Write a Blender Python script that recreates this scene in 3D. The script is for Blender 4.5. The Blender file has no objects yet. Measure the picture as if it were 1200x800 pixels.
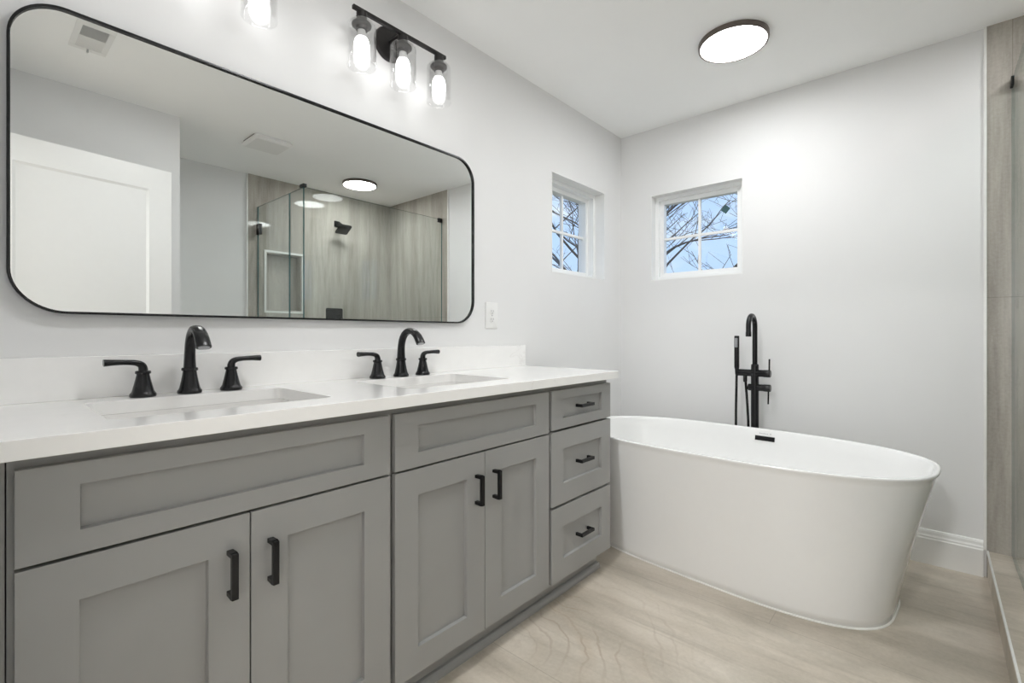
import bpy, bmesh, math, random
from mathutils import Vector, Matrix
S = bpy.context.scene
COL = S.collection
PI = math.pi

# ------------------------------------------------------------------ camera, world, exposure
CAM_X, CAM_Z, YAW, FPX, HOR = 1.6315, 1.0769, 41.5373, 558.77, 391.84
cd = bpy.data.cameras.new('camera')
cd.sensor_width = 36.0
cd.lens = FPX / 1200 * 36.0
cd.shift_y = -(400 - HOR) / 1200
cd.clip_start = 0.005
cam = bpy.data.objects.new('camera', cd)
COL.objects.link(cam)
cam.location = (CAM_X, 0, CAM_Z)
cam.rotation_euler = (PI / 2, 0, math.radians(YAW))
S.camera = cam

S.view_settings.view_transform = 'Standard'
S.view_settings.look = 'None'
S.view_settings.gamma = 1
S.view_settings.use_curve_mapping = False
S.view_settings.exposure = 0.20
S.cycles.use_denoising = True
S.cycles.max_bounces = 18
S.cycles.diffuse_bounces = 14
S.cycles.glossy_bounces = 8
S.cycles.transparent_max_bounces = 24
S.cycles.caustics_reflective = False
S.cycles.caustics_refractive = False
S.cycles.sample_clamp_indirect = 6.0

BULB = 6.6          # emission of the six vanity bulbs
DISC = 44.0           # emission of the two visible ceiling discs and the added third
FILL_DISC_Y = .90  # y of an extra unseen disc, added to brighten the countertop and cabinets
HALL_FILL = 57.0          # watts of the unseen fill lamp added behind the doorway
SKY = 1.8

W = bpy.data.worlds.new('sky')
S.world = W
W.use_nodes = True
nt = W.node_tree
nt.nodes.clear()
def wn(t, **k):
    n = nt.nodes.new(t)
    for a, b in k.items(): setattr(n, a, b)
    return n
tc = wn('ShaderNodeTexCoord'); mp = wn('ShaderNodeMapping'); mp.inputs['Scale'].default_value = (1.0, 1.0, 2.6)
no = wn('ShaderNodeTexNoise'); no.inputs['Scale'].default_value = 5.0; no.inputs['Detail'].default_value = 7; no.inputs['Roughness'].default_value = .55
cr = wn('ShaderNodeValToRGB')
cr.color_ramp.elements[0].position = .44; cr.color_ramp.elements[0].color = (.275, .385, .56, 1)
cr.color_ramp.elements[1].position = .66; cr.color_ramp.elements[1].color = (.53, .56, .58, 1)
e = cr.color_ramp.elements.new(.53); e.color = (.33, .42, .56, 1)
bg = wn('ShaderNodeBackground'); bg.inputs['Strength'].default_value = SKY
ou = wn('ShaderNodeOutputWorld')
L = nt.links.new
L(tc.outputs['Generated'], mp.inputs['Vector']); L(mp.outputs['Vector'], no.inputs['Vector']); L(no.outputs['Fac'], cr.inputs['Fac'])
L(cr.outputs['Color'], bg.inputs['Color']); L(bg.outputs['Background'], ou.inputs['Surface'])

# ------------------------------------------------------------------ materials
class NT:
    def __init__(s, name):
        s.m = bpy.data.materials.new(name); s.m.use_nodes = True
        s.t = s.m.node_tree; s.p = s.t.nodes['Principled BSDF']; s.out = s.t.nodes['Material Output']
    def n(s, ty, **k):
        o = s.t.nodes.new(ty)
        for a, b in k.items():
            if a.startswith('i_'): o.inputs[a[2:]].default_value = b
            else: setattr(o, a, b)
        return o
    def l(s, a, b): s.t.links.new(a, b)
    def mix(s, fac, a, b, blend='MIX'):
        m = s.n('ShaderNodeMix', data_type='RGBA', blend_type=blend)
        for sock, v in ((m.inputs[0], fac), (m.inputs[6], a), (m.inputs[7], b)):
            if hasattr(v, 'is_linked'): s.l(v, sock)
            else: sock.default_value = v if not isinstance(v, tuple) or len(v) == 4 else (*v, 1)
        return m.outputs[2]
    def math(s, op, a, b=0.0, c=0.0):
        m = s.n('ShaderNodeMath', operation=op)
        for i, v in enumerate((a, b, c)):
            if hasattr(v, 'is_linked'): s.l(v, m.inputs[i])
            else: m.inputs[i].default_value = v
        return m.outputs[0]
    def pos(s, scale=(1, 1, 1), rot=(0, 0, 0), loc=(0, 0, 0)):
        g = s.n('ShaderNodeNewGeometry'); m = s.n('ShaderNodeMapping')
        m.inputs['Scale'].default_value = scale; m.inputs['Rotation'].default_value = rot; m.inputs['Location'].default_value = loc
        s.l(g.outputs['Position'], m.inputs['Vector']); return m.outputs['Vector']
    def noise(s, v, sc, det=4, ro=.5, dist=0):
        n = s.n('ShaderNodeTexNoise'); n.inputs['Scale'].default_value = sc; n.inputs['Detail'].default_value = det
        n.inputs['Roughness'].default_value = ro; n.inputs['Distortion'].default_value = dist
        s.l(v, n.inputs['Vector']); return n.outputs['Fac']
    def ramp(s, f, stops):
        r = s.n('ShaderNodeValToRGB'); e = r.color_ramp.elements
        while len(e) < len(stops): e.new(.5)
        for k, (p, c) in zip(e, stops): k.position = p; k.color = (*c, 1) if len(c) == 3 else c
        s.l(f, r.inputs['Fac']); return r.outputs['Color']
    def bump(s, h, st, d=.01):
        b = s.n('ShaderNodeBump'); b.inputs['Strength'].default_value = st; b.inputs['Distance'].default_value = d
        s.l(h, b.inputs['Height']); s.l(b.outputs['Normal'], s.p.inputs['Normal'])

def plain(name, col, rough=.5, metal=0.0, var=.03, nsc=30, bump=0.0, spec=.5, coat=0.0):
    k = NT(name)
    f = k.noise(k.pos(), nsc, 3)
    lo = tuple(c * (1 - var) for c in col); hi = tuple(min(1, c * (1 + var)) for c in col)
    k.l(k.ramp(f, [(.3, lo), (.7, hi)]), k.p.inputs['Base Color'])
    k.p.inputs['Roughness'].default_value = rough; k.p.inputs['Metallic'].default_value = metal
    k.p.inputs['Specular IOR Level'].default_value = spec
    k.p.inputs['Coat Weight'].default_value = coat; k.p.inputs['Coat Roughness'].default_value = .06
    if bump: k.bump(k.noise(k.pos(), nsc * 12, 2), bump, .002)
    return k.m

M = {}
M['wall'] = plain('wall_paint', (.78, .78, .78), .65, var=.008, nsc=4, bump=.05, spec=.3)
M['ceiling'] = plain('ceiling_paint', (.93, .935, .93), .8, var=.006, nsc=4, spec=.2)
M['white'] = plain('white_trim_paint', (.83, .83, .82), .35, var=.006)
M['vinyl'] = plain('white_vinyl', (.86, .87, .87), .3, var=.006)
M['cabinet'] = plain('grey_cabinet_paint', (.30, .30, .293), .40, var=.02, nsc=6)
M['black'] = plain('matte_black_metal', (.006, .006, .007), .27, 0.0, var=.15, nsc=90, spec=.38)
M['bronze'] = plain('dark_bronze_metal', (.022, .020, .0195), .36, .4, var=.1, nsc=60)
M['rim'] = plain('brushed_bronze_rim', (.15, .125, .115), .35, .6, var=.05, nsc=60)
M['tub'] = plain('white_acrylic', (.86, .86, .855), .09, var=.004, coat=.3)
M['ceramic'] = plain('white_ceramic', (.80, .79, .775), .12, var=.004)
M['plastic'] = plain('white_plastic', (.80, .80, .79), .35, var=.006)
M['slot'] = plain('dark_slot', (.06, .06, .06), .6)
M['silicone'] = plain('white_sealant', (.80, .79, .76), .5)
M['steel'] = plain('chrome_strip', (.42, .43, .45), .28, .8)
M['alu'] = plain('light_metal_edge', (.84, .84, .82), .35, .2)
M['duct'] = plain('dark_duct', (.045, .05, .055), .7)
M['grey_mark'] = plain('grey_print', (.42, .42, .42), .5)
M['sticker'] = plain('teal_sticker', (.03, .085, .095), .5, var=.1, nsc=120)
M['bark'] = plain('grey_brown_bark', (.085, .068, .06), .9, var=.3, nsc=9)
M['needles'] = plain('evergreen_leaf', (.035, .05, .03), .7, var=.4, nsc=5)
M['ground'] = plain('winter_grass', (.16, .15, .09), .9, var=.3, nsc=3)

k = NT('white_quartz')                                   # faint grey veins on warm white
v = k.pos((1, 1, 1)); n1 = k.noise(v, 3.2, 6, .55, .6)
vein = k.ramp(k.math('ABSOLUTE', k.math('SUBTRACT', n1, .52)), [(0.0, (1, 1, 1)), (.012, (0, 0, 0))])
msk = k.ramp(k.noise(v, 2.3, 2), [(.52, (0, 0, 0)), (.66, (1, 1, 1))])
f = k.math('MULTIPLY', k.math('MULTIPLY', vein, msk), .22)
base = k.ramp(k.noise(v, 26, 5, .6), [(.3, (.875, .87, .86)), (.7, (.895, .89, .88))])
k.l(k.mix(f, base, (.60, .575, .55)), k.p.inputs['Base Color'])
k.p.inputs['Roughness'].default_value = .16
M['quartz'] = k.m

def stone(name, warm, vertical=False):
    k = NT(name)
    if vertical:
        g = k.n('ShaderNodeNewGeometry'); sp = k.n('ShaderNodeSeparateXYZ'); k.l(g.outputs['Position'], sp.inputs[0])
        u = k.math('ADD', sp.outputs[0], sp.outputs[1])
        cb = k.n('ShaderNodeCombineXYZ'); k.l(u, cb.inputs[0]); k.l(sp.outputs[2], cb.inputs[1]); uv = cb.outputs[0]
        mp = k.n('ShaderNodeMapping'); mp.inputs['Scale'].default_value = (7.5, .75, 1); k.l(uv, mp.inputs['Vector'])
        a = k.noise(mp.outputs[0], 1.3, 8, .62, .35)
        mp2 = k.n('ShaderNodeMapping'); mp2.inputs['Scale'].default_value = (40, 2.5, 1); k.l(uv, mp2.inputs['Vector'])
        b = k.noise(mp2.outputs[0], 1.4, 5, .6)
        c = k.noise(uv, 90, 3, .6)
        col = k.ramp(a, [(.28, warm[0]), (.5, warm[1]), (.74, warm[2])])
        col = k.mix(.22, col, k.ramp(b, [(.3, warm[0]), (.7, warm[2])]))
        col = k.mix(.10, col, k.ramp(c, [(.3, (.12, .11, .1)), (.7, (.6, .58, .55))]))
        bw, bh, loc = .61, 1.22, (.02, -.02, 0)
    else:
        v = k.pos((1, 1, 1)); uv = v
        vs = k.pos((.55, 2.1, 1), (0, 0, math.radians(4)))
        a = k.noise(vs, 1.7, 8, .6, .5)
        col = k.ramp(a, [(.30, warm[0]), (.5, warm[1]), (.72, warm[2])])
        # agate-like growth rings of one tile, round a centre beside the cabinets
        def dist(cx, cy):
            d = k.n('ShaderNodeVectorMath', operation='DISTANCE'); k.l(v, d.inputs[0]); d.inputs[1].default_value = (cx, cy, 0); return d.outputs['Value']
        wob = k.noise(k.pos((1, 1, 1), (0, 0, .35), (.37, .1, 0)), 3.2, 4, .45, .3)
        ph = k.math('ADD', dist(.40, 1.10), k.math('MULTIPLY', wob, .30))
        mk = k.math('MULTIPLY', k.ramp(dist(.70, 1.52), [(.13, (1, 1, 1)), (.38, (0, 0, 0))]), k.ramp(k.noise(k.pos((1, 1, 1), (0, 0, 0), (.3, .2, 0)), 3.0, 3), [(.40, (0, 0, 0)), (.56, (1, 1, 1))]))
        soft = k.ramp(k.math('SINE', k.math('MULTIPLY', ph, 34.0)), [(.25, (0, 0, 0)), (1.0, (1, 1, 1))])
        rl = k.ramp(k.math('SINE', k.math('MULTIPLY_ADD', ph, 96.0, 1.1)), [(.80, (0, 0, 0)), (1.0, (1, 1, 1))])
        col = k.mix(k.math('MULTIPLY', k.math('MULTIPLY', soft, mk), .45), col, (.47, .385, .285))
        col = k.mix(k.math('MULTIPLY', k.math('MULTIPLY', rl, mk), .5), col, (.30, .215, .14))
        # cloudy brown and grey patches
        pt = k.noise(k.pos((.9, 1.7, 1), (0, 0, .2), (.8, .3, 0)), 1.9, 7, .62, .5)
        col = k.mix(k.math('MULTIPLY', k.ramp(pt, [(.45, (0, 0, 0)), (.64, (1, 1, 1))]), .7), col, (.365, .33, .265))
        st = k.noise(k.pos((.5, 9, 1), (0, 0, math.radians(3))), 2.1, 6, .65, .3)
        col = k.mix(k.math('MULTIPLY', k.ramp(st, [(.54, (0, 0, 0)), (.70, (1, 1, 1))]), .6), col, warm[0])
        c = k.noise(v, 75, 4, .65)
        col = k.mix(.09, col, k.ramp(c, [(.3, (.2, .17, .14)), (.7, (.8, .76, .7))]))
        bw, bh, loc = 1.52, .761, (.35, .317, 0)
    br = k.n('ShaderNodeTexBrick'); br.offset = .5 if not vertical else 0.0
    mm = k.n('ShaderNodeMapping'); mm.inputs['Location'].default_value = loc; k.l(uv, mm.inputs['Vector'])
    br.inputs['Scale'].default_value = 1; br.inputs['Mortar Size'].default_value = .0016; br.inputs['Mortar Smooth'].default_value = .2
    br.inputs['Brick Width'].default_value = bw; br.inputs['Row Height'].default_value = bh
    k.l(mm.outputs[0], br.inputs['Vector'])
    col = k.mix(k.math('MULTIPLY', br.outputs['Fac'], .42), col, tuple(x * .62 for x in warm[0]))
    k.l(col, k.p.inputs['Base Color'])
    k.p.inputs['Roughness'].default_value = .035 if vertical else .36
    k.bump(k.math('SUBTRACT', 1.0, br.outputs['Fac']), .25, .002)
    return k.m
M['floor'] = stone('beige_stone_tile', [(.36, .315, .25), (.565, .505, .425), (.72, .665, .585)])
M['tile'] = stone('grey_streaked_tile', [(.245, .225, .195), (.425, .395, .352), (.60, .565, .51)], True)

def thin_glass(name, tint, refl=.03):
    k = NT(name); k.t.nodes.remove(k.p)
    tr = k.n('ShaderNodeBsdfTransparent'); tr.inputs['Color'].default_value = (*tint, 1)
    gl = k.n('ShaderNodeBsdfGlossy'); gl.inputs['Roughness'].default_value = 0.0; gl.inputs['Color'].default_value = (1, 1, 1, 1)
    lw = k.n('ShaderNodeLayerWeight'); lw.inputs['Blend'].default_value = .5
    f = k.math('MULTIPLY_ADD', k.math('POWER', lw.outputs['Facing'], 5.0), 1 - refl, refl)
    mx = k.n('ShaderNodeMixShader'); k.l(f, mx.inputs[0]); k.l(tr.outputs[0], mx.inputs[1]); k.l(gl.outputs[0], mx.inputs[2])
    k.l(mx.outputs[0], k.out.inputs['Surface'])
    return k.m
M['glass'] = thin_glass('clear_glass', (.985, .99, .99))
M['shower_glass'] = thin_glass('green_tinted_glass', (.955, .978, .970))
M['glass_edge'] = plain('green_glass_edge', (.030, .105, .110), .08, var=.1)
M['shade_glass'] = thin_glass('clear_lamp_glass', (.955, .955, .955), .07)

k = NT('mirror_silver'); k.p.inputs['Base Color'].default_value = (.86, .875, .865, 1); k.p.inputs['Metallic'].default_value = 1; k.p.inputs['Roughness'].default_value = 0.0
M['mirror'] = k.m

def emit(name, col, st):
    k = NT(name); k.t.nodes.remove(k.p)
    e = k.n('ShaderNodeEmission'); e.inputs['Color'].default_value = (*col, 1); e.inputs['Strength'].default_value = st
    k.l(e.outputs[0], k.out.inputs['Surface']); return k.m
M['bulb'] = emit('lit_bulb', (1.0, .995, .985), BULB)
M['disc'] = emit('lit_diffuser', (.985, .995, 1.0), DISC)

# ------------------------------------------------------------------ helpers
def link(name, bm, mat, parent=None, smooth=None, bevel=0.0, seg=2, mats=None):
    me = bpy.data.meshes.new(name)
    bmesh.ops.recalc_face_normals(bm, faces=bm.faces[:])
    bm.to_mesh(me); bm.free()
    for m in (mats or [mat]): me.materials.append(M[m])
    o = bpy.data.objects.new(name, me); COL.objects.link(o)
    if parent: o.parent = parent
    if smooth is not None:
        for f in me.polygons: f.use_smooth = True
        me.set_sharp_from_angle(angle=math.radians(smooth))
    if bevel:
        b = o.modifiers.new('edge_bevel', 'BEVEL'); b.width = bevel; b.segments = seg; b.limit_method = 'ANGLE'; b.angle_limit = math.radians(40)
    return o
def thing(name, label, cat, loc=(0, 0, 0), rz=0, group=None, kind=None):
    o = bpy.data.objects.new(name, None); COL.objects.link(o); o.empty_display_size = .05
    o.location = loc; o.rotation_euler = (0, 0, rz)
    tag(o, label, cat, group, kind); return o
def tag(o, label=None, cat=None, group=None, kind=None):
    for a, b in (('label', label), ('category', cat), ('group', group), ('kind', kind)):
        if b: o[a] = b
    return o
def struct(name, bm, mat, label=None, **k):
    o = link(name, bm, mat, **k); o['kind'] = 'structure'
    if label: o['label'] = label
    return o
def box(bm, x0, x1, y0, y1, z0, z1):
    vs = [bm.verts.new((x, y, z)) for x in (x0, x1) for y in (y0, y1) for z in (z0, z1)]
    for q in ((0, 1, 3, 2), (4, 6, 7, 5), (0, 4, 5, 1), (2, 3, 7, 6), (0, 2, 6, 4), (1, 5, 7, 3)):
        bm.faces.new([vs[i] for i in q])
    return vs
def B(*boxes):
    bm = bmesh.new()
    for b in boxes: box(bm, *b)
    return bm
def loft(bm, loops, cap0=True, cap1=True, closed=True):
    R = [[bm.verts.new(p) for p in lp] for lp in loops]
    n = len(R[0])
    for a, b in zip(R, R[1:]):
        for i in range(n if closed else n - 1):
            j = (i + 1) % n
            bm.faces.new((a[i], a[j], b[j], b[i]))
    if cap0: bm.faces.new(R[0][::-1])
    if cap1: bm.faces.new(R[-1])
    return R
def lathe(bm, prof, seg=32, org=(0, 0, 0), axis='Z', cap=True):
    loops = []
    o = Vector(org)
    for r, h in prof:
        lp = []
        for i in range(seg):
            a = 2 * PI * i / seg; c, s = r * math.cos(a), r * math.sin(a)
            lp.append(o + Vector({'Z': (c, s, h), 'X': (h, c, s), 'Y': (s, h, c)}[axis]))
        loops.append(lp)
    return loft(bm, loops, cap, cap)
def catmull(P, n):
    P = [Vector(p) for p in P]; Q = [2 * P[0] - P[1]] + P + [2 * P[-1] - P[-2]]
    out = []
    for i in range(1, len(Q) - 2):
        for k in range(n):
            t = k / n; a, b, c, d = Q[i - 1:i + 3]
            out.append(.5 * ((2 * b) + (c - a) * t + (2 * a - 5 * b + 4 * c - d) * t * t + (3 * b - a - 3 * c + d) * t ** 3))
    out.append(P[-1]); return out
def interp(vals, n):
    out = []
    for a, b in zip(vals, vals[1:]):
        for k in range(n):
            t = k / n; out.append(tuple(x + (y - x) * t for x, y in zip(a, b)) if isinstance(a, tuple) else a + (b - a) * t)
    out.append(vals[-1]); return out
def tube(bm, pts, rad, seg=16, ref=(0, 1, 0), cap=True, power=2.0):
    """rad: radius, or list of radii / (across, thick) pairs; the 'across' axis stays near ref"""
    pts = [Vector(p) for p in pts]; n = len(pts)
    if not isinstance(rad, list): rad = [rad] * n
    ref = Vector(ref).normalized(); loops = []
    for i, p in enumerate(pts):
        t = (pts[min(i + 1, n - 1)] - pts[max(i - 1, 0)]).normalized()
        u = (ref - t * ref.dot(t))
        if u.length < 1e-4: u = t.orthogonal()
        u.normalize(); w = t.cross(u)
        r = rad[i] if isinstance(rad[i], tuple) else (rad[i], rad[i])
        lp = []
        for q in range(seg):
            a = 2 * PI * q / seg; c, s = math.cos(a), math.sin(a)
            c = math.copysign(abs(c) ** (2 / power), c); s = math.copysign(abs(s) ** (2 / power), s)
            lp.append(p + u * (c * r[0]) + w * (s * r[1]))
        loops.append(lp)
    return loft(bm, loops, cap, cap)
def rrect(y0, y1, z0, z1, r, n=8):
    """rounded rectangle in 2D, counter-clockwise"""
    pts = []
    for (cy, cz, a0) in ((y1 - r, z1 - r, 0), (y0 + r, z1 - r, PI / 2), (y0 + r, z0 + r, PI), (y1 - r, z0 + r, 1.5 * PI)):
        for i in range(n + 1):
            a = a0 + PI / 2 * i / n; pts.append((cy + r * math.cos(a), cz + r * math.sin(a)))
    return pts
def copy_tree(o, parent=None):
    c = o.copy(); COL.objects.link(c)
    if parent: c.parent = parent
    for ch in [x for x in list(bpy.data.objects) if x.parent == o]: copy_tree(ch, c)
    return c

# ------------------------------------------------------------------ room shell
H, YB = 2.44, 2.9864
WR, YC, WS = 1.940, .878, 2.745          # near right wall, its corner, shower's far wall
T, TL = .15, .19
TX = 1.805                               # where the shower tile begins on the back wall
FY = .005                                # inner face of the wall with the doorway
DX0, DX1, DH = .86, 1.72, 2.06           # doorway
w1 = (2.182, 2.764, 1.432, 2.008)        # window in the vanity wall: y, z
w2 = (.221, .792, 1.432, 1.998)          # window in the back wall: x, z

struct('floor', B((-T, WS + T, -3.0, YB + T, -.12, 0)), 'floor')
struct('ceiling', B((-T, WS + T, -3.0, YB + T, H, H + .12)), 'ceiling')
struct('wall_left', B((-TL, 0, -3.0, w1[0], 0, H), (-TL, 0, w1[1], YB + T, 0, H), (-TL, 0, w1[0], w1[1], 0, w1[2]), (-TL, 0, w1[0], w1[1], w1[3], H)), 'wall')
struct('wall_back', B((0, w2[0], YB, YB + T, 0, H), (w2[1], WS + T, YB, YB + T, 0, H), (w2[0], w2[1], YB, YB + T, 0, w2[2]), (w2[0], w2[1], YB, YB + T, w2[3], H)), 'wall')
struct('wall_front', B((0, DX0, FY - .12, FY, 0, H), (DX1, WR, FY - .12, FY, 0, H), (DX0, DX1, FY - .12, FY, DH, H)), 'wall')
struct('wall_right', B((WR, WS, -3.0, YC, 0, H)), 'wall')
ny0, ny1, nz0, nz1, nd = 1.712, 2.030, 1.283, 1.797, .09
struct('wall_nook', B((WS, WS + T, YC, ny0, 0, H), (WS, WS + T, ny1, YB, 0, H), (WS, WS + T, ny0, ny1, 0, nz0), (WS, WS + T, ny0, ny1, nz1, H), (WS + nd, WS + T, ny0, ny1, nz0, nz1)), 'wall')
struct('wall_hall', B((-T, WS + T, -3.12, -3.0, 0, H)), 'wall')
TS = 1.565                               # where the tile starts on the far shower wall
tt = .011
struct('wall_shower_side', B((WS - tt, WS, TS, ny0, 0, H), (WS - tt, WS, ny1, YB - tt, 0, H), (WS - tt, WS, ny0, ny1, 0, nz0), (WS - tt, WS, ny0, ny1, nz1, H)), 'tile', 'streaked grey tile on the far shower wall')
struct('wall_shower_back', B((TX, WS, YB - tt, YB, 0, H)), 'tile', 'streaked grey tile on the shower end of the back wall')
struct('wall_niche', B((WS + nd - .01, WS + nd - .002, ny0 + .002, ny1 - .002, nz0 + .002, nz1 - .002), (WS - .005, WS + nd - .01, ny0 + .001, ny0 + .012, nz0 + .001, nz1 - .001), (WS - .005, WS + nd - .01, ny1 - .012, ny1 - .001, nz0 + .001, nz1 - .001),
                       (WS - .005, WS + nd - .01, ny0 + .012, ny1 - .012, nz0 + .001, nz0 + .012), (WS - .005, WS + nd - .01, ny0 + .012, ny1 - .012, nz1 - .012, nz1 - .001)), 'tile', 'tiled recess of the shower niche')
c0 = .118                                # shower curb
struct('shower_curb', B((TX + .003, 1.965, TS, YB - tt, 0, c0), (1.965, WS - tt, TS, 1.725, 0, c0)), 'floor', 'stone tiled curb under the shower glass')
struct('shower_floor', B((1.965, WS - tt, 1.725, YB - tt, 0, .022)), 'tile', 'tiled shower floor')
# slim light metal profiles on the tile edges
struct('trim_1', B((TX - .009, TX, YB - tt - .003, YB, c0 + .004, H)), 'alu', 'slim white edge strip where back wall tile begins')
struct('trim_2', B((WS - tt - .003, WS, TS - .009, TS, c0, H)), 'alu', 'slim white edge strip where far shower tile begins')
struct('trim_3', B((TX, TX + .006, TS, YB - tt, c0, c0 + .003), (TX, TX + .003, TS, YB - tt, c0 - .009, c0)), 'alu', 'slim light edge strip along top of shower curb')
q = .016
struct('trim_4', B((WS - tt - .006, WS + .02, ny0 - q, ny0 + .002, nz0 - q, nz1 + q), (WS - tt - .006, WS + .02, ny1 - .002, ny1 + q, nz0 - q, nz1 + q),
                   (WS - tt - .006, WS + .02, ny0 + .002, ny1 - .002, nz0 - q, nz0 + .002), (WS - tt - .006, WS + .02, ny0 + .002, ny1 - .002, nz1 - .002, nz1 + q)), 'alu', 'white frame around the shower niche')
def baseboard(name, p0, p1, inward):
    """moulded baseboard from p0 to p1, thickness towards inward"""
    prof = [(0, 0), (.016, 0), (.016, .118), (.0135, .124), (.0135, .130), (.010, .138), (.0085, .150), (.0055, .158), (.0, .160)]
    bm = bmesh.new(); I = Vector(inward)
    loft(bm, [[Vector((p[0], p[1], h)) + I * t for t, h in prof] for p in (p0, p1)])
    return struct(name, bm, 'white')
baseboard('baseboard_back', (.0, YB), (TX - .010, YB), (0, -1, 0))
baseboard('baseboard_left', (0, 1.935), (0, YB - .017), (1, 0, 0))
baseboard('baseboard_right', (WR, .10), (WR, YC), (-1, 0, 0))
struct('ground', B((-40, 40, -20, 60, -3.4, -3.2)), 'ground')

# ------------------------------------------------------------------ windows
def window(name, axis, a0, a1, z0, z1, e, label, sticker=False):
    """opening a0..a1 by z0..z1; d = depth measured outwards from the room face"""
    root = thing(name, label, None, kind='structure')
    def bx(b, d0, d1, u0, u1, w0, w1_):
        if axis == 'X': box(b, min(-d0, -d1), max(-d0, -d1), u0, u1, w0, w1_)
        else: box(b, u0, u1, YB + d0, YB + d1, w0, w1_)
    def ring(d0, d1, i, wd):
        b = bmesh.new()
        bx(b, d0, d1, a0 + i, a0 + i + wd, z0 + i, z1 - i); bx(b, d0, d1, a1 - i - wd, a1 - i, z0 + i, z1 - i)
        bx(b, d0, d1, a0 + i + wd, a1 - i - wd, z0 + i, z0 + i + wd); bx(b, d0, d1, a0 + i + wd, a1 - i - wd, z1 - i - wd, z1 - i)
        return b
    link('window_jamb', ring(-.0015, .062 + e * .3, 0, .004), 'white', root)
    link('window_frame', ring(.058 + e * .3, .148 + e, .004, .024), 'vinyl', root, bevel=.002)
    link('window_sash', ring(.078 + e * .8, .125 + e, .028, .026), 'vinyl', root, bevel=.002)
    i = .054; b = bmesh.new(); c, m = (a0 + a1) / 2, (z0 + z1) / 2
    bx(b, .092 + e, .108 + e, c - .008, c + .008, z0 + i, z1 - i); bx(b, .0925 + e, .1075 + e, a0 + i, c - .008, m - .008, m + .008); bx(b, .0925 + e, .1075 + e, c + .008, a1 - i, m - .008, m + .008)
    link('window_muntin', b, 'vinyl', root)
    b = bmesh.new(); bx(b, .098 + e, .102 + e, a0 + i - .006, a1 - i + .006, z0 + i - .006, z1 - i + .006)
    link('window_pane', b, 'glass', root)
    if sticker:
        b = bmesh.new(); cx, cz, w, h, a = .664, 1.852, .021, .0165, math.radians(-42)
        lp = [[Vector((cx + math.cos(a) * x * w - math.sin(a) * y * h, YB + d, cz + math.sin(a) * x * w + math.cos(a) * y * h)) for x, y in ((-1, -1.25), (1, -1.25), (1, 1.25), (-1, 1.25))] for d in (.0970, .0976)]
        loft(b, lp); tag(link('sticker', b, 'sticker', root), 'small dark teal sticker on the window pane')
    return root
window('window_1', 'X', *w1, .04, 'small square white window with four lights in the vanity wall')
window('window_2', 'Y', *w2, 0, 'small square white window with four lights above the bathtub', True)

# ------------------------------------------------------------------ open door behind the camera (seen in the mirror)
dr = thing('door_1', 'white panelled door standing open beside the doorway', None, (1.668, .028, 0), math.radians(-8.2), kind='structure')
def shaker_panels(bm, x0, x1, y0, y1, z0, z1, panels, depth=.008, ch=.004, face=+1):
    """slab from x0 (back) to x1 (front); rectangular recessed panels on the front face (front looks along sign of x1-x0)"""
    sg = 1 if x1 > x0 else -1
    ys = sorted({y0, y1, *[p[0] for p in panels], *[p[1] for p in panels]}); zs = sorted({z0, z1, *[p[2] for p in panels], *[p[3] for p in panels]})
    V = {}
    def v(x, y, z):
        key = (round(x, 6), round(y, 6), round(z, 6))
        if key not in V: V[key] = bm.verts.new((x, y, z))
        return V[key]
    for ya, yb in zip(ys, ys[1:]):
        for za, zb in zip(zs, zs[1:]):
            bm.faces.new((v(x0, ya, za), v(x0, ya, zb), v(x0, yb, zb), v(x0, yb, za)))
            if any(p[0] <= ya and yb <= p[1] and p[2] <= za and zb <= p[3] for p in panels): continue
            bm.faces.new((v(x1, ya, za), v(x1, yb, za), v(x1, yb, zb), v(x1, ya, zb)))
    for ya, yb in zip(ys, ys[1:]):
        for z in (z0, z1): bm.faces.new((v(x0, ya, z), v(x0, yb, z), v(x1, yb, z), v(x1, ya, z)))
    for za, zb in zip(zs, zs[1:]):
        for y in (y0, y1): bm.faces.new((v(x0, y, za), v(x0, y, zb), v(x1, y, zb), v(x1, y, za)))
    for p in panels:
        yy = [y for y in ys if p[0] <= y <= p[1]]; zz = [z for z in zs if p[2] <= z <= p[3]]
        loop = [(y, p[2]) for y in yy] + [(p[1], z) for z in zz[1:]] + [(y, p[3]) for y in yy[::-1][1:]] + [(p[0], z) for z in zz[::-1][1:-1]]
        def ins(c, d): return [(min(max(y, p[0] + c), p[1] - c), min(max(z, p[2] + c), p[3] - c)) for y, z in loop]
        xd = x1 - sg * depth
        A = [v(x1, y, z) for y, z in loop]
        Bq = [bm.verts.new((x1 - sg * depth * .35, y, z)) for y, z in ins(ch * .3, 0)]
        Cq = [bm.verts.new((xd, y, z)) for y, z in ins(ch, 0)]
        n = len(A)
        for a, b in ((A, Bq), (Bq, Cq)):
            for i in range(n): bm.faces.new((a[i], a[(i + 1) % n], b[(i + 1) % n], b[i]))
        bm.faces.new(Cq)
bm = bmesh.new()
dw, dh = .775, 2.035
shaker_panels(bm, .018, .0, .0, dw, .008, dh, [(.112, dw - .112, .22, .86), (.112, dw - .112, 1.0, dh - .125)], .008, .012)
link('door_leaf', bm, 'white', dr)
bm = bmesh.new()
shaker_panels(bm, .018, .036, .0, dw, .008, dh, [(.112, dw - .112, .22, .86), (.112, dw - .112, 1.0, dh - .125)], .008, .012)
link('door_leaf', bm, 'white', dr)
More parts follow.
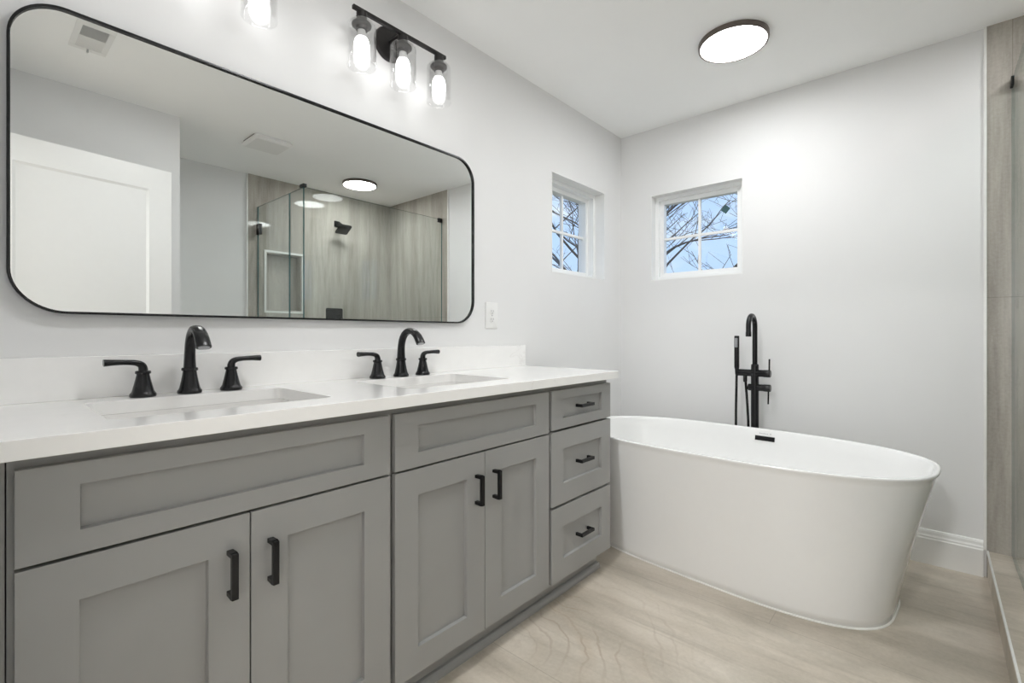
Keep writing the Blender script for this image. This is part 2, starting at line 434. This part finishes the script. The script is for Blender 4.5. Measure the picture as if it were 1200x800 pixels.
for sx in (-1, 1):
    bm = bmesh.new(); x = 0 if sx < 0 else .036
    lathe(bm, [(.030, 0), (.030, sx * .006), (.012, sx * .009), (.011, sx * .022), (.022, sx * .028), (.027, sx * .037), (.024, sx * .045), (.008, sx * .049)], 24, (x, dw - .065, .95), 'X')
    link('door_knob', bm, 'black', dr, smooth=40)

# ------------------------------------------------------------------ vanity cabinets
XF, XB, XC = .530, .511, .508            # front of the doors, back of the doors, front of the carcass
TK = .455
def cab_box(bm, y0, y1, zt=.878):
    """carcass: sides, bottom, back, face frame, toe board"""
    s = .018
    box(bm, .002, XC, y0, y0 + s, .108, zt); box(bm, .002, XC, y1 - s, y1, .108, zt)
    box(bm, .002, XC, y0 + s, y1 - s, .108, .126); box(bm, .002, .012, y0 + s, y1 - s, .126, zt)
    box(bm, XC - .019, XC, y0 + s, y1 - s, zt - .034, zt); box(bm, XC - .019, XC, y0 + s, y1 - s, .126, .142)
    box(bm, XC - .019, XC, y0 + s, y0 + .036, .142, zt - .034); box(bm, XC - .019, XC, y1 - .036, y1 - s, .142, zt - .034)
def front(name, y0, y1, z0, z1, panel, parent):
    bm = bmesh.new(); shaker_panels(bm, XB, XF, y0, y1, z0, z1, [panel], .0115, .0012)
    return link(name, bm, 'cabinet', parent, bevel=.0008)
def pull(parent, y, z, ln, vertical):
    """square bar pull standing on two posts"""
    bm = bmesh.new(); t, h = .0064, ln / 2; o = .034
    x0 = XF if vertical else XF - .009
    def b(u0, u1, xa, xb):
        if vertical: box(bm, xa, xb, y - t, y + t, z + u0, z + u1)
        else: box(bm, xa, xb, y + u0, y + u1, z - t, z + t)
    b(-h, h, x0 + o - .010, x0 + o); b(-h, -h + .010, x0, x0 + o - .010); b(h - .010, h, x0, x0 + o - .010)
    bmesh.ops.remove_doubles(bm, verts=bm.verts[:], dist=1e-5)
    return link('handle', bm, 'black', parent, bevel=.0010)
def toe(parent, y0, y1):
    link('toe_kick', B((TK - .015, TK, y0, y1, 0, .108)), 'cabinet', parent)
    bm = bmesh.new(); pr = [(TK, 0), (TK + .020, 0), (TK + .020, .010), (TK + .016, .018), (TK + .009, .023), (TK, .024)]
    loft(bm, [[(x, y, z) for x, z in pr] for y in (y0, y1)]); link('shoe_molding', bm, 'cabinet', parent)

def sink_cabinet(y0, y1, label, filler=False):
    """y0,y1 = extents of its fronts"""
    c = thing('vanity_cabinet', label, 'cabinet', group=None)
    a, b = y0 - .008, y1 + .008
    bm = bmesh.new(); cab_box(bm, a, b); link('carcass', bm, 'cabinet', c)
    toe(c, a, b)
    mid = (y0 + y1) / 2
    front('false_drawer', y0, y1, .700, .858, (y0 + .079, y1 - .079, .741, .819), c)
    for s, (u0, u1) in enumerate(((y0, mid - .0015), (mid + .0015, y1))):
        d = front('door', u0, u1, .112, .694, (u0 + .078, u1 - .078, .187, .620), c)
        pull(d, u1 - .039 if s == 0 else u0 + .039, .581, .094, True)
    if filler: link('filler_strip', B((XC - .09, XC - .001, FY + .002, a - .002, 0, .878)), 'cabinet', c)
    return c
sink_cabinet(.043, .747, 'grey shaker double-door sink cabinet against the doorway wall, under the first faucet', True)
sink_cabinet(.763, 1.457, 'grey shaker double-door sink cabinet next to the drawers, under the second faucet')
dc = thing('drawer_cabinet', 'narrow grey shaker cabinet with three stacked drawers beside the bathtub', 'cabinet')
bm = bmesh.new(); cab_box(bm, 1.466, 1.919); link('carcass', bm, 'cabinet', dc); toe(dc, 1.466, 1.919)
for z0, z1, pz0, pz1 in ((.705, .858, .746, .823), (.408, .696, .488, .624), (.110, .398, .190, .316)):
    d = front('drawer', 1.475, 1.917, z0, z1, (1.475 + .077, 1.917 - .077, pz0, pz1), dc)
    pull(d, 1.697, (pz0 + pz1) / 2, .094, False)

# ------------------------------------------------------------------ countertop, sinks
CT, CB, CX = .9135, .8805, .566
CY0, CY1 = FY + .002, 1.926
sinks = [(.118, .452, .172, .626), (.118, .452, .877, 1.331)]   # x0,x1,y0,y1 of the openings
ct = thing('countertop', 'long white quartz vanity countertop with low backsplash', 'countertop')
bm = bmesh.new()
def loop_edges(pts, z):
    vs = [bm.verts.new((x, y, z)) for x, y in pts]
    return [bm.edges.new((vs[i], vs[(i + 1) % len(vs)])) for i in range(len(vs))]
es = loop_edges([(.002, CY0), (CX, CY0), (CX, CY1), (.002, CY1)], CT)
for s in sinks: es += loop_edges(rrect(*s, .022, 6), CT)
bmesh.ops.triangle_fill(bm, edges=es, use_beauty=True, use_dissolve=False)
g = bmesh.ops.extrude_face_region(bm, geom=bm.faces[:])
for v in [x for x in g['geom'] if isinstance(x, bmesh.types.BMVert)]: v.co.z = CB
link('slab', bm, 'quartz', ct, bevel=.0015)
link('backsplash', B((.002, .022, CY0, CY1 - .001, CT, 1.0215)), 'quartz', ct, bevel=.0015)
def sink(x0, x1, y0, y1, label):
    t = thing('sink', label, 'sink', ((x0 + x1) / 2, (y0 + y1) / 2, CB - .15), group=None)
    zt = .1499
    hx, hy = (x1 - x0) / 2, (y1 - y0) / 2
    bm = bmesh.new()
    def rr(i, r, z): return [(x, y, z) for x, y in rrect(-hx + i, hx - i, -hy + i, hy - i, r, 6)]
    loft(bm, [rr(-.020, .04, zt), rr(.003, .022, zt), rr(.004, .022, zt - .02), rr(.010, .03, .055), rr(.022, .04, .022), rr(.05, .05, .010), rr(.13, .02, .004)][::1], cap0=False, cap1=True)
    loft(bm, [rr(-.020, .04, zt), rr(-.020, .04, zt - .010), rr(-.008, .03, zt - .014), rr(.0, .04, .02), rr(.03, .05, -.004), rr(.10, .03, -.010)], cap0=False, cap1=True)
    bmesh.ops.remove_doubles(bm, verts=bm.verts[:], dist=1e-5)
    link('basin', bm, 'ceramic', t, smooth=50)
    bm = bmesh.new(); lathe(bm, [(.030, .003), (.030, .0065), (.026, .008), (.020, .006), (.019, .010), (.006, .012)], 28)
    link('drain', bm, 'black', t, smooth=40)
sink(*sinks[0], 'rectangular white undermount sink beneath the first faucet, nearer the doorway')
sink(*sinks[1], 'rectangular white undermount sink beneath the second faucet, nearer the bathtub')

# ------------------------------------------------------------------ faucets
def make_faucet(label):
    t = thing('faucet', label, 'faucet', (.075, 0, CT + .0002))
    bm = bmesh.new()
    lathe(bm, [(.0285, 0), (.0295, .003), (.029, .008), (.0265, .011), (.0245, .016), (.0205, .034), (.0178, .050), (.0165, .060), (.0165, .062), (.0195, .0635), (.0198, .068), (.0185, .071), (.0150, .0715)], 32)
    sp = link('spout', bm, 'black', t, smooth=40)
    bm = bmesh.new()
    P = [(0, 0, .068), (0, 0, .095), (.002, 0, .120), (.010, 0, .146), (.026, 0, .166), (.050, 0, .1765), (.076, 0, .174), (.100, 0, .160), (.117, 0, .140), (.1235, 0, .1295)]
    R = [(.0148, .0148), (.0135, .0135), (.0128, .0128), (.0128, .0126), (.0132, .0122), (.0142, .0118), (.0155, .0112), (.0168, .0112), (.0178, .0118), (.0180, .0120)]
    tube(bm, catmull(P, 5), interp(R, 5), 20, (0, 1, 0), power=2.5)
    link('spout_neck', bm, 'black', sp, smooth=50)
    bm = bmesh.new()
    d = Vector((.0065, 0, -.0105)).normalized(); p = Vector((.1235, 0, .1295))
    tube(bm, [p - d * .004, p + d * .0012], [(.0135, .0085), (.0135, .0085)], 20, (0, 1, 0)); link('aerator', bm, 'steel', sp, smooth=50)
    for sg in (-1, 1):
        bm = bmesh.new(); y = sg * .105
        lathe(bm, [(.0280, 0), (.0290, .003), (.0285, .008), (.0260, .011), (.0235, .016), (.0195, .032), (.0160, .048), (.0140, .058), (.0140, .0595), (.0168, .061), (.0172, .065), (.0160, .068), (.0125, .0685)], 32, (0, y, 0))
        h = link('handle', bm, 'black', t, smooth=40)
        bm = bmesh.new()
        P = [(0, y, .064), (0, y, .074), (0, y + sg * .004, .0835), (.0, y + sg * .016, .0895), (0, y + sg * .036, .0915), (0, y + sg * .058, .0920), (0, y + sg * .080, .0915)]
        R = [(.0105, .0105), (.0100, .0100), (.0092, .0090), (.0088, .0074), (.0092, .0068), (.0105, .0075), (.0120, .0090)]
        tube(bm, catmull(P, 5), interp(R, 5), 18, (1, 0, 0), power=2.4)
        link('lever', bm, 'black', h, smooth=50)
    return t
f1 = make_faucet('matte black two-handle faucet nearer the doorway, the larger in view')
f1.location.y = .400
f2 = copy_tree(f1); f2.location.y = 1.105
f2['label'] = 'matte black two-handle faucet nearer the bathtub, the smaller in view'
for f in (f1, f2): f['group'] = 'black faucets on the vanity'

# ------------------------------------------------------------------ mirror
my0, my1, mz0, mz1 = .050, 1.557, 1.128, 1.884
mc = (my0 + my1) / 2
mr = thing('wall_mirror', 'wide rounded mirror in thin black frame above the vanity', 'mirror', (.0135, mc, 0), math.radians(.3))
def ring_mesh(bm, outer, inner, x0, x1):
    O = [[bm.verts.new((x, y, z)) for y, z in outer] for x in (x0, x1)]
    I = [[bm.verts.new((x, y, z)) for y, z in inner] for x in (x0, x1)]
    n = len(outer)
    for i in range(n):
        j = (i + 1) % n
        bm.faces.new((O[0][i], O[0][j], O[1][j], O[1][i])); bm.faces.new((I[0][i], I[1][i], I[1][j], I[0][j]))
        bm.faces.new((O[1][i], O[1][j], I[1][j], I[1][i])); bm.faces.new((O[0][i], I[0][i], I[0][j], O[0][j]))
bm = bmesh.new(); hw = (my1 - my0) / 2; fw = .0062
ring_mesh(bm, rrect(-hw, hw, mz0, mz1, .105, 14), rrect(-hw + fw, hw - fw, mz0 + fw, mz1 - fw, .105 - fw, 14), -.006, .0075)
link('frame', bm, 'black', mr, bevel=.001)
bm = bmesh.new()
loft(bm, [[(x, y, z) for y, z in rrect(-hw + .004, hw - .004, mz0 + .004, mz1 - .004, .101, 14)] for x in (-.0045, 0)])
link('glass', bm, 'mirror', mr)

# ------------------------------------------------------------------ vanity lights
def make_light(label):
    t = thing('vanity_light', label, 'lamp', (0, 0, 2.229))
    bm = bmesh.new(); lathe(bm, [(.066, .001), (.066, .012), (.063, .018), (.057, .019), (.020, .020)], 48, (0, 0, 0), 'X'); link('backplate', bm, 'bronze', t, smooth=35)
    bm = bmesh.new(); tube(bm, [(.018, 0, .003), (.096, 0, .003)], .010, 20, (0, 1, 0)); link('arm', bm, 'bronze', t, smooth=35)
    bm = bmesh.new(); box(bm, .093, .107, -.212, .212, -.004, .010); link('bar', bm, 'bronze', t, bevel=.002)
    for y in (-.177, 0, .177):
        bm = bmesh.new(); lathe(bm, [(.0125, -.004), (.0185, -.0045), (.0185, -.040), (.0205, -.041), (.0330, -.0435), (.0345, -.047), (.0330, -.052), (.0215, -.056), (.0205, -.066), (.0150, -.067)], 28, (.100, y, 0))
        s = link('socket', bm, 'bronze', t, smooth=35)
        bm = bmesh.new(); ro, th = .0505, .0028
        prof = [(.0215, -.0395), (.036, -.0400), (.0445, -.0425), (.0490, -.049), (ro, -.057), (ro, -.190), (ro + .0010, -.1945), (ro - .001, -.1970), (ro - th, -.1945), (ro - th, -.058), (.0460, -.050), (.042, -.0450), (.035, -.0428), (.0215, -.0423)]
        lathe(bm, prof, 40, (.100, y, 0), cap=False); link('glass_shade', bm, 'shade_glass', s, smooth=60)
        bm = bmesh.new(); lathe(bm, [(.0135, -.066), (.0140, -.074), (.0175, -.088), (.0190, -.094)], 28, (.100, y, 0)); link('bulb_collar', bm, 'plastic', s, smooth=50)
        bm = bmesh.new(); lathe(bm, [(.0188, -.0945), (.0232, -.102), (.0262, -.113), (.0275, -.125), (.0272, -.137), (.0246, -.149), (.0195, -.159), (.0125, -.1655), (.004, -.1675)], 28, (.100, y, 0)); link('bulb', bm, 'bulb', s, smooth=60)
    return t
v1 = make_light('dark three-bulb vanity light with clear glass shades, fully in view'); v1.location.y = 1.096
v2 = copy_tree(v1); v2.location.y = .397; v2['label'] = 'vanity light of which only one glass shade hangs into view at the top edge'
for v in (v1, v2): v['group'] = 'three-bulb lights above the mirror'

# ------------------------------------------------------------------ outlet plate
op = thing('outlet_plate', 'white electrical outlet plate on the wall between mirror and window', 'outlet', (0, 1.687, 1.170))
bm = bmesh.new(); loft(bm, [[(x, y, z) for y, z in rrect(-.0425 + i, .0425 - i, -.0645 + i, .0645 - i, .004, 4)] for x, i in ((.0005, 0), (.004, .0), (.0062, .003))])
link('cover', bm, 'plastic', op, smooth=40)
for s in (-1, 1):
    bm = bmesh.new(); lathe(bm, [(.0165, .004), (.0165, .0075), (.0155, .0082)], 28, (0, 0, s * .0195), 'X')
    r = link('socket', bm, 'plastic', op, smooth=40)
    bm = B((.0078, .0086, -.0075, -.0055, s * .0195 - .002, s * .0195 + .007), (.0078, .0086, .0055, .0075, s * .0195 - .002, s * .0195 + .007), (.0078, .0086, -.002, .002, s * .0195 - .010, s * .0195 - .006))
    link('slot', bm, 'slot', r)
bm = bmesh.new(); lathe(bm, [(.0032, .006), (.003, .0072), (.001, .0076)], 12, (0, 0, 0), 'X'); link('screw', bm, 'steel', op)

# ------------------------------------------------------------------ ceiling lights, register, extractor
def ceiling_light(label, x, y, src=None):
    if src: t = copy_tree(src); t.location = (x, y, H); t['label'] = label
    else:
        t = thing('ceiling_light', label, 'lamp', (x, y, H), group='round disc lights on the ceiling')
        bm = bmesh.new(); lathe(bm, [(.150, 0), (.150, -.018), (.1485, -.0225), (.144, -.024), (.1405, -.0225), (.1405, -.010)], 72); link('rim', bm, 'rim', t, smooth=35)
        bm = bmesh.new(); lathe(bm, [(.1400, -.0100), (.1400, -.0195), (.136, -.0215), (.10, -.0225), (.02, -.0228)], 72); link('diffuser', bm, 'disc', t, smooth=50)
    return t
cl = ceiling_light('round flush ceiling light with thin bronze rim in front of the bathtub', .932, 2.335)
ceiling_light('round flush ceiling light over the shower, seen only in the mirror', 2.262, 2.335, cl)
ceiling_light('added unseen fill disc light above the floor in front of the sink cabinets', .932, FILL_DISC_Y, cl)  # assumed disc outside the view, added as fill over the vanity
rg = thing('ceiling_register', 'white ceiling air register with louvres, seen in the mirror', 'vent', (1.292, .375, H))
bm = bmesh.new()
a, b = .148, .068
for (x0, x1, y0, y1) in ((-a, -.100, -b, b), (.118, a, -b, b), (-.100, .118, -b, -.045), (-.100, .118, .045, b)): box(bm, x0, x1, y0, y1, -.007, 0)
box(bm, .002, .010, -.045, .045, -.007, -.001)
link('frame', bm, 'plastic', rg, bevel=.002)
link('duct_opening', B((-.100, .118, -.045, .045, -.0009, -.0003)), 'duct', rg)
bm = bmesh.new()
for k_ in range(14):
    x = -.094 + k_ * .0072
    loft(bm, [[(x + .0015, y, -.0015), (x, y, -.0015), (x - .0035, y, -.0068), (x - .0024, y, -.0070)] for y in (-.045, .045)])
for k_ in range(14):
    x = .016 + k_ * .0076
    loft(bm, [[(x - .001, y, -.0015), (x, y, -.0015), (x + .0070, y, -.0066), (x + .0060, y, -.0070)] for y in (-.045, .045)])
link('louver', bm, 'plastic', rg)
link('lever', B((.121, .134, -.006, .002, -.024, -.007)), 'plastic', rg, bevel=.001)
ef = thing('exhaust_fan', 'square white exhaust fan cover on the ceiling, seen in the mirror', 'fan', (1.93, 1.40, H))
bm = bmesh.new(); loft(bm, [[(x, y, z) for x, y in rrect(-h, h, -h, h, .015, 5)] for h, z in ((.118, 0), (.118, -.010), (.126, -.011), (.126, -.022), (.112, -.034))]); link('cover', bm, 'plastic', ef, smooth=30)
for s in (-1, 1): link('air_slot', B((-.09, .09, s * .1205 - .003, s * .1205 + .003, -.0112, -.0030)), 'slot', ef)

# ------------------------------------------------------------------ bathtub
TROT = math.radians(-2.46)
tb = thing('bathtub', 'white oval freestanding bathtub with flared sides', 'bathtub', (.880, 2.386, 0), TROT)
def oval(a, b, n, z, dx=0, dy=0, ro=0.0, seg=192):
    pts = []
    for i in range(seg):
        t = 2 * PI * i / seg; c, s = math.cos(t), math.sin(t)
        px, py = a * math.copysign(abs(c) ** (2 / n), c), b * math.copysign(abs(s) ** (2 / n), s)
        pts.append((dx + px * math.cos(ro) - py * math.sin(ro), dy + px * math.sin(ro) + py * math.cos(ro), z))
    return pts
RZ, BR = .58, math.radians(-2.35)
bm = bmesh.new()
def out(t):                               # t: 0 floor .. 1 rim
    e = t ** 1.25
    return (.684 + (.766 - .684) * e, .330 + (.388 - .330) * e, 3.2 - .55 * t, RZ * t, -.0437 * (1 - t), .0382 * (1 - t), BR * (1 - t))
loops = [oval(*out(t)) for t in (0.004, .06, .15, .3, .45, .6, .75, .86, .94, .968)]
loops += [oval(.7690, .3900, 2.65, RZ - .010), oval(.7700, .3910, 2.65, RZ - .005), oval(.7690, .3900, 2.65, RZ - .001), oval(.764, .385, 2.65, RZ), oval(.757, .378, 2.65, RZ - .0005), oval(.752, .373, 2.65, RZ - .004)]
for t in (.0, .12, .3, .5, .7, .85):
    e = t
    loops.append(oval(.749 - .115 * e ** 1.1, .370 - .085 * e, 2.6, RZ - .012 - .40 * t, -.0, .0))
loops += [oval(.618, .270, 2.5, .205), oval(.585, .240, 2.4, .180), oval(.52, .19, 2.3, .166), oval(.30, .09, 2.1, .160), oval(.05, .03, 2.0, .158)]
loft(bm, loops)
link('tub_shell', bm, 'tub', tb, smooth=85)
bm = bmesh.new()
loft(bm, [oval(.690, .336, 3.2, .0005, -.0437, .0382, BR), oval(.689, .335, 3.2, .004, -.0437, .0382, BR), oval(.680, .326, 3.2, .008, -.0437, .0382, BR)]); link('sealant_bead', bm, 'silicone', tb, smooth=50)
# overflow slot in the far inner wall: inner wall at the height of the slot
def inner_b(z): return .370 - .085 * ((RZ - .012 - z) / .40)
oz = .533; ox = .072
bm = bmesh.new()
sl = .085 / .40
def onwall(x, z, off): return (x, inner_b(z) - off * 1.0, z)
lp = []
for off, g in ((-.012, 0), (.004, 0), (.0055, .0015)):
    lp.append([onwall(ox + sx * (.047 - g), oz + sz * (.0115 - g), off) for sx, sz in ((-1, -1), (1, -1), (1, 1), (-1, 1))])
loft(bm, lp); link('overflow_cover', bm, 'black', tb)
bm = bmesh.new()
random.seed(5)
for i in range(6):                       # the illegible grey maker's line above the overflow
    x = ox - .028 + i * .0075
    box(bm, x, x + .0045, inner_b(oz + .024) - .0022, inner_b(oz + .024) + .002, oz + .0225, oz + .0225 + (.0042 if i in (0, 3) else .003))
box(bm, ox + .024, ox + .029, inner_b(oz + .024) - .0022, inner_b(oz + .024) + .002, oz + .0225, oz + .027)
link('maker_mark', bm, 'grey_mark', tb)
bm = bmesh.new(); lathe(bm, [(.034, .158), (.034, .164), (.030, .166), (.022, .1655), (.021, .170), (.005, .1715)], 32, (0, 0, 0)); link('drain', bm, 'black', tb, smooth=40)

# ------------------------------------------------------------------ floor-standing tub filler
FX, FYY = .896, 2.835
tf = thing('tub_filler', 'tall matte black floor-standing tub filler with hand shower behind the bathtub', 'faucet', (FX, FYY, 0))
bm = bmesh.new(); lathe(bm, [(.055, 0), (.055, .010), (.050, .014), (.0205, .016)], 40); link('base_flange', bm, 'black', tf, smooth=35)
bm = bmesh.new(); lathe(bm, [(.0195, .012), (.0195, .905), (.0185, .912), (.0165, .915)], 28); link('column', bm, 'black', tf, smooth=35)
bm = bmesh.new()
P = [(0, 0, .900), (0, 0, 1.0), (0, 0, 1.09)]
rr_ = .060
P += [(0, -rr_ + rr_ * math.cos(a), 1.118 + rr_ * math.sin(a)) for a in [PI * i / 12 for i in range(0, 13)]]
P += [(0, -2 * rr_, 1.095), (0, -2 * rr_, 1.070)]
tube(bm, catmull(P, 3), .0128, 20, (1, 0, 0)); link('spout', bm, 'black', tf, smooth=50)
bm = bmesh.new(); lathe(bm, [(.0140, 1.066), (.0140, 1.090), (.0130, 1.092)], 24, (0, -2 * rr_, 0)); link('spout_tip', bm, 'black', tf, smooth=40)
def xbar(z, x0, x1, r, name):
    b = bmesh.new(); lathe(b, [(r * .86, x0), (r, x0 + .003), (r, x1 - .034), (r * 1.06, x1 - .032), (r * 1.06, x1 - .003), (r * .95, x1)], 28, (0, 0, z), 'X'); return link(name, b, 'black', tf, smooth=35)
bar1 = xbar(.866, -.098, .078, .0190, 'mixer_body')
bar2 = xbar(.788, -.034, .078, .0185, 'diverter_body')
bm = bmesh.new(); tube(bm, [(.071, 0, .880), (.072, .0, .945)], .0042, 12); link('lever', bm, 'black', bar1, smooth=40)
bm = bmesh.new(); tube(bm, [(.067, 0, .776), (.066, .0, .702)], .0042, 12); link('lever', bm, 'black', bar2, smooth=40)
hx = -.090
bm = bmesh.new(); lathe(bm, [(.0085, .858), (.0100, .884), (.0125, .892), (.0130, .900), (.0130, 1.066), (.0118, 1.070)], 24, (hx, -.012, 0)); hs = link('hand_shower', bm, 'black', tf, smooth=35)
bm = bmesh.new(); box(bm, hx - .0075, hx + .0075, -.0262, -.012, 1.005, 1.058); tag(link('spray_face', bm, 'steel', hs, bevel=.003), 'grey spray strip')
bm = bmesh.new()
P = [(hx, -.012, .862), (hx - .002, -.010, .80), (hx - .006, -.006, .60), (hx - .004, .0, .30), (hx + .010, .010, .12), (-.060, .014, .075), (-.034, .012, .12), (-.030, .006, .30), (-.034, .0, .60), (-.044, -.002, .78), (-.050, -.002, .852)]
tube(bm, catmull(P, 8), .0068, 12, (1, 0, 0)); link('hose', bm, 'black', tf, smooth=50)
bm = bmesh.new(); lathe(bm, [(.009, .815), (.0105, .82), (.0105, .855)], 18, (-.049, -.002, 0)); link('hose_nut', bm, 'black', tf, smooth=35)

# ------------------------------------------------------------------ shower glass and fittings
GX, GY, GT = 1.886, 1.645, .005
GZ0, GZ1 = c0 + .004, 2.170
def pane(name, label, x0, x1, y0, y1, z0, z1, axis):
    t = thing(name, label, 'shower glass', ((x0 + x1) / 2, (y0 + y1) / 2, z0))
    cx, cy = (x0 + x1) / 2, (y0 + y1) / 2
    bm = bmesh.new(); box(bm, x0 - cx, x1 - cx, y0 - cy, y1 - cy, 0, z1 - z0)
    bm.normal_update()
    o = link('glass', bm, None, t, mats=['shower_glass', 'glass_edge'])
    for f in o.data.polygons:
        f.material_index = 0 if abs(f.normal[axis]) > .9 else 1
    return t
pf = pane('shower_screen', 'large fixed clear glass panel along the front of the shower', GX - GT, GX + GT, GY - GT, YB - tt - .001, GZ0, GZ1, 0)
pr = pane('shower_screen', 'narrow fixed glass strip between the shower door and the glass corner', GX + GT + .002, 2.122, GY - GT, GY + GT, GZ0, GZ1, 1)
pd = pane('shower_door', 'hinged clear glass shower door at the side of the shower', 2.128, WS - tt - .006, GY - GT, GY + GT, GZ0 + .006, GZ1, 1)
pd['category'] = 'shower door'
def child_box(parent, name, *b, mat='black', bevel=.002):
    l = parent.location; bb = (b[0] - l.x, b[1] - l.x, b[2] - l.y, b[3] - l.y, b[4] - l.z, b[5] - l.z)
    return link(name, B(bb), mat, parent, bevel=bevel)
child_box(pf, 'corner_clamp', GX - .014, GX + .045, GY - .014, GY + .014, GZ1 + .0003, GZ1 + .024)
child_box(pf, 'wall_clamp', GX - .010, GX + .010, YB - tt - .046, YB - tt, GZ1 - .030, GZ1 + .008)
for z in (1.975, .42):
    child_box(pd, 'hinge', WS - tt - .062, WS - tt, GY - .013, GY + .013, z - .045, z + .045)
# shower head
sh = thing('shower_sprayer', 'black square shower head on the far shower wall, seen in the mirror', 'shower head', (WS - tt, 2.372, 2.150))
bm = bmesh.new(); loft(bm, [[(x, y, z) for y, z in rrect(-h, h, -h, h, .006, 4)] for x, h in ((0, .029), (-.010, .029), (-.012, .027))]); link('flange', bm, 'black', sh, smooth=30)
bm = bmesh.new(); tube(bm, catmull([(-.008, 0, 0), (-.040, 0, .002), (-.080, 0, -.012), (-.112, 0, -.044)], 6), .0105, 16); link('arm', bm, 'black', sh, smooth=50)
bm = bmesh.new(); lathe(bm, [(.016, -.010), (.018, .0), (.016, .010)], 20, (-.116, 0, -.050)); link('ball_joint', bm, 'black', sh, smooth=50)
bm = bmesh.new(); rot = Matrix.Translation((-.122, 0, -.066)) @ Matrix.Rotation(math.radians(32), 4, 'Y')
loft(bm, [[rot @ Vector((x, y, z)) for x, y in rrect(-h, h, -h, h, .012, 5)] for h, z in ((.026, .012), (.060, .004), (.062, .000), (.062, -.008), (.059, -.010))])
link('spray_plate', bm, 'black', sh, smooth=30)
sv = thing('shower_valve', 'black rounded square shower valve plate below the shower head', 'shower valve', (WS - tt, 2.345, 1.245))
bm = bmesh.new(); loft(bm, [[(x, y, z) for y, z in rrect(-h, h, -h, h, .014, 5)] for x, h in ((0, .086), (-.006, .086), (-.009, .083))]); link('plate', bm, 'black', sv, smooth=30)
bm = bmesh.new(); lathe(bm, [(.026, -.006), (.026, -.042), (.024, -.045)], 28, (0, 0, 0), 'X'); hd = link('handle', bm, 'black', sv, smooth=35)
bm = bmesh.new(); tube(bm, [(-.036, 0, 0), (-.037, 0, -.075)], .006, 12); link('lever', bm, 'black', hd, smooth=40)

# ------------------------------------------------------------------ added fill lamp, out of view behind the doorway
hl = thing('ceiling_light', 'added unseen fill light on the ceiling behind the doorway', 'lamp', (1.3, -1.5, H))
bm = bmesh.new(); lathe(bm, [(.150, 0), (.150, -.018), (.144, -.024), (.1405, -.010)], 48); link('rim', bm, 'rim', hl, smooth=35)
ld = bpy.data.lights.new('hall_fill_lamp', 'AREA'); ld.shape = 'DISK'; ld.size = .27; ld.energy = HALL_FILL; ld.color = (.985, .995, 1)
lo = bpy.data.objects.new('hall_fill_lamp', ld); COL.objects.link(lo); lo.parent = hl; lo.location = (0, 0, -.03)

# ------------------------------------------------------------------ trees outside
def branch_tree(name, label, base, height, lean, spread, levels, seed, r0, nlimb, first=.35, up=.35, thin=1.0):
    rnd = random.Random(seed); bm = bmesh.new()
    def limb(p, d, ln, r, lev):
        n = max(3, int(ln / .35)) if lev < 2 else 3
        pts = [p]; rs = [r]; q = p.copy(); dd = d.copy()
        for i in range(n):
            dd = (dd + Vector((rnd.gauss(0, .11), rnd.gauss(0, .11), rnd.gauss(0, .08) + .03 * up))).normalized()
            q = q + dd * (ln / n); pts.append(q.copy()); rs.append(r * (1 - .75 * (i + 1) / n) + .002)
        tube(bm, pts, rs, 6 if lev < 2 else 4, (1, 0, 0), cap=False)
        if lev >= levels: return
        kids = nlimb if lev == 0 else rnd.randint(3, 5)
        for j in range(kids):
            t = first + (1 - first) * (j + rnd.random() * .8) / kids if lev == 0 else .2 + .8 * (j + rnd.random()) / kids
            i = min(n - 1, int(t * n)); pp = pts[i].lerp(pts[i + 1], t * n - i)
            az = rnd.uniform(0, 2 * PI); side = Vector((math.cos(az), math.sin(az), rnd.uniform(-.15, .5)))
            nd_ = (dd * .55 + side * spread + Vector((0, 0, up * .6))).normalized()
            limb(pp, nd_, ln * rnd.uniform(.42, .68) * (1 - .35 * t), rs[i] * rnd.uniform(.45, .65), lev + 1)
    limb(Vector((0, 0, 0)), Vector(lean).normalized(), height, r0, 0)
    o = link(name, bm, 'bark'); o.location = base
    tag(o, label, 'tree', 'trees outside the windows'); return o
branch_tree('bare_tree', 'bare branching tree with slanting limbs outside the window above the tub', (-2.6, 8.2, -3.2), 9.5, (.16, .05, 1), 1.0, 4, 11, .075, 20, thin=.8)
branch_tree('bare_tree', 'bare tree with thin crossing twigs farther off, outside the tub window', (-4.6, 18.0, -3.2), 13.0, (.06, 0, 1), 1.0, 4, 4, .085, 22)
branch_tree('bare_tree', 'dense twiggy bare tree outside the vanity wall window', (-8.0, 13.0, -3.2), 12.0, (.03, .02, 1), .9, 4, 21, .12, 30)
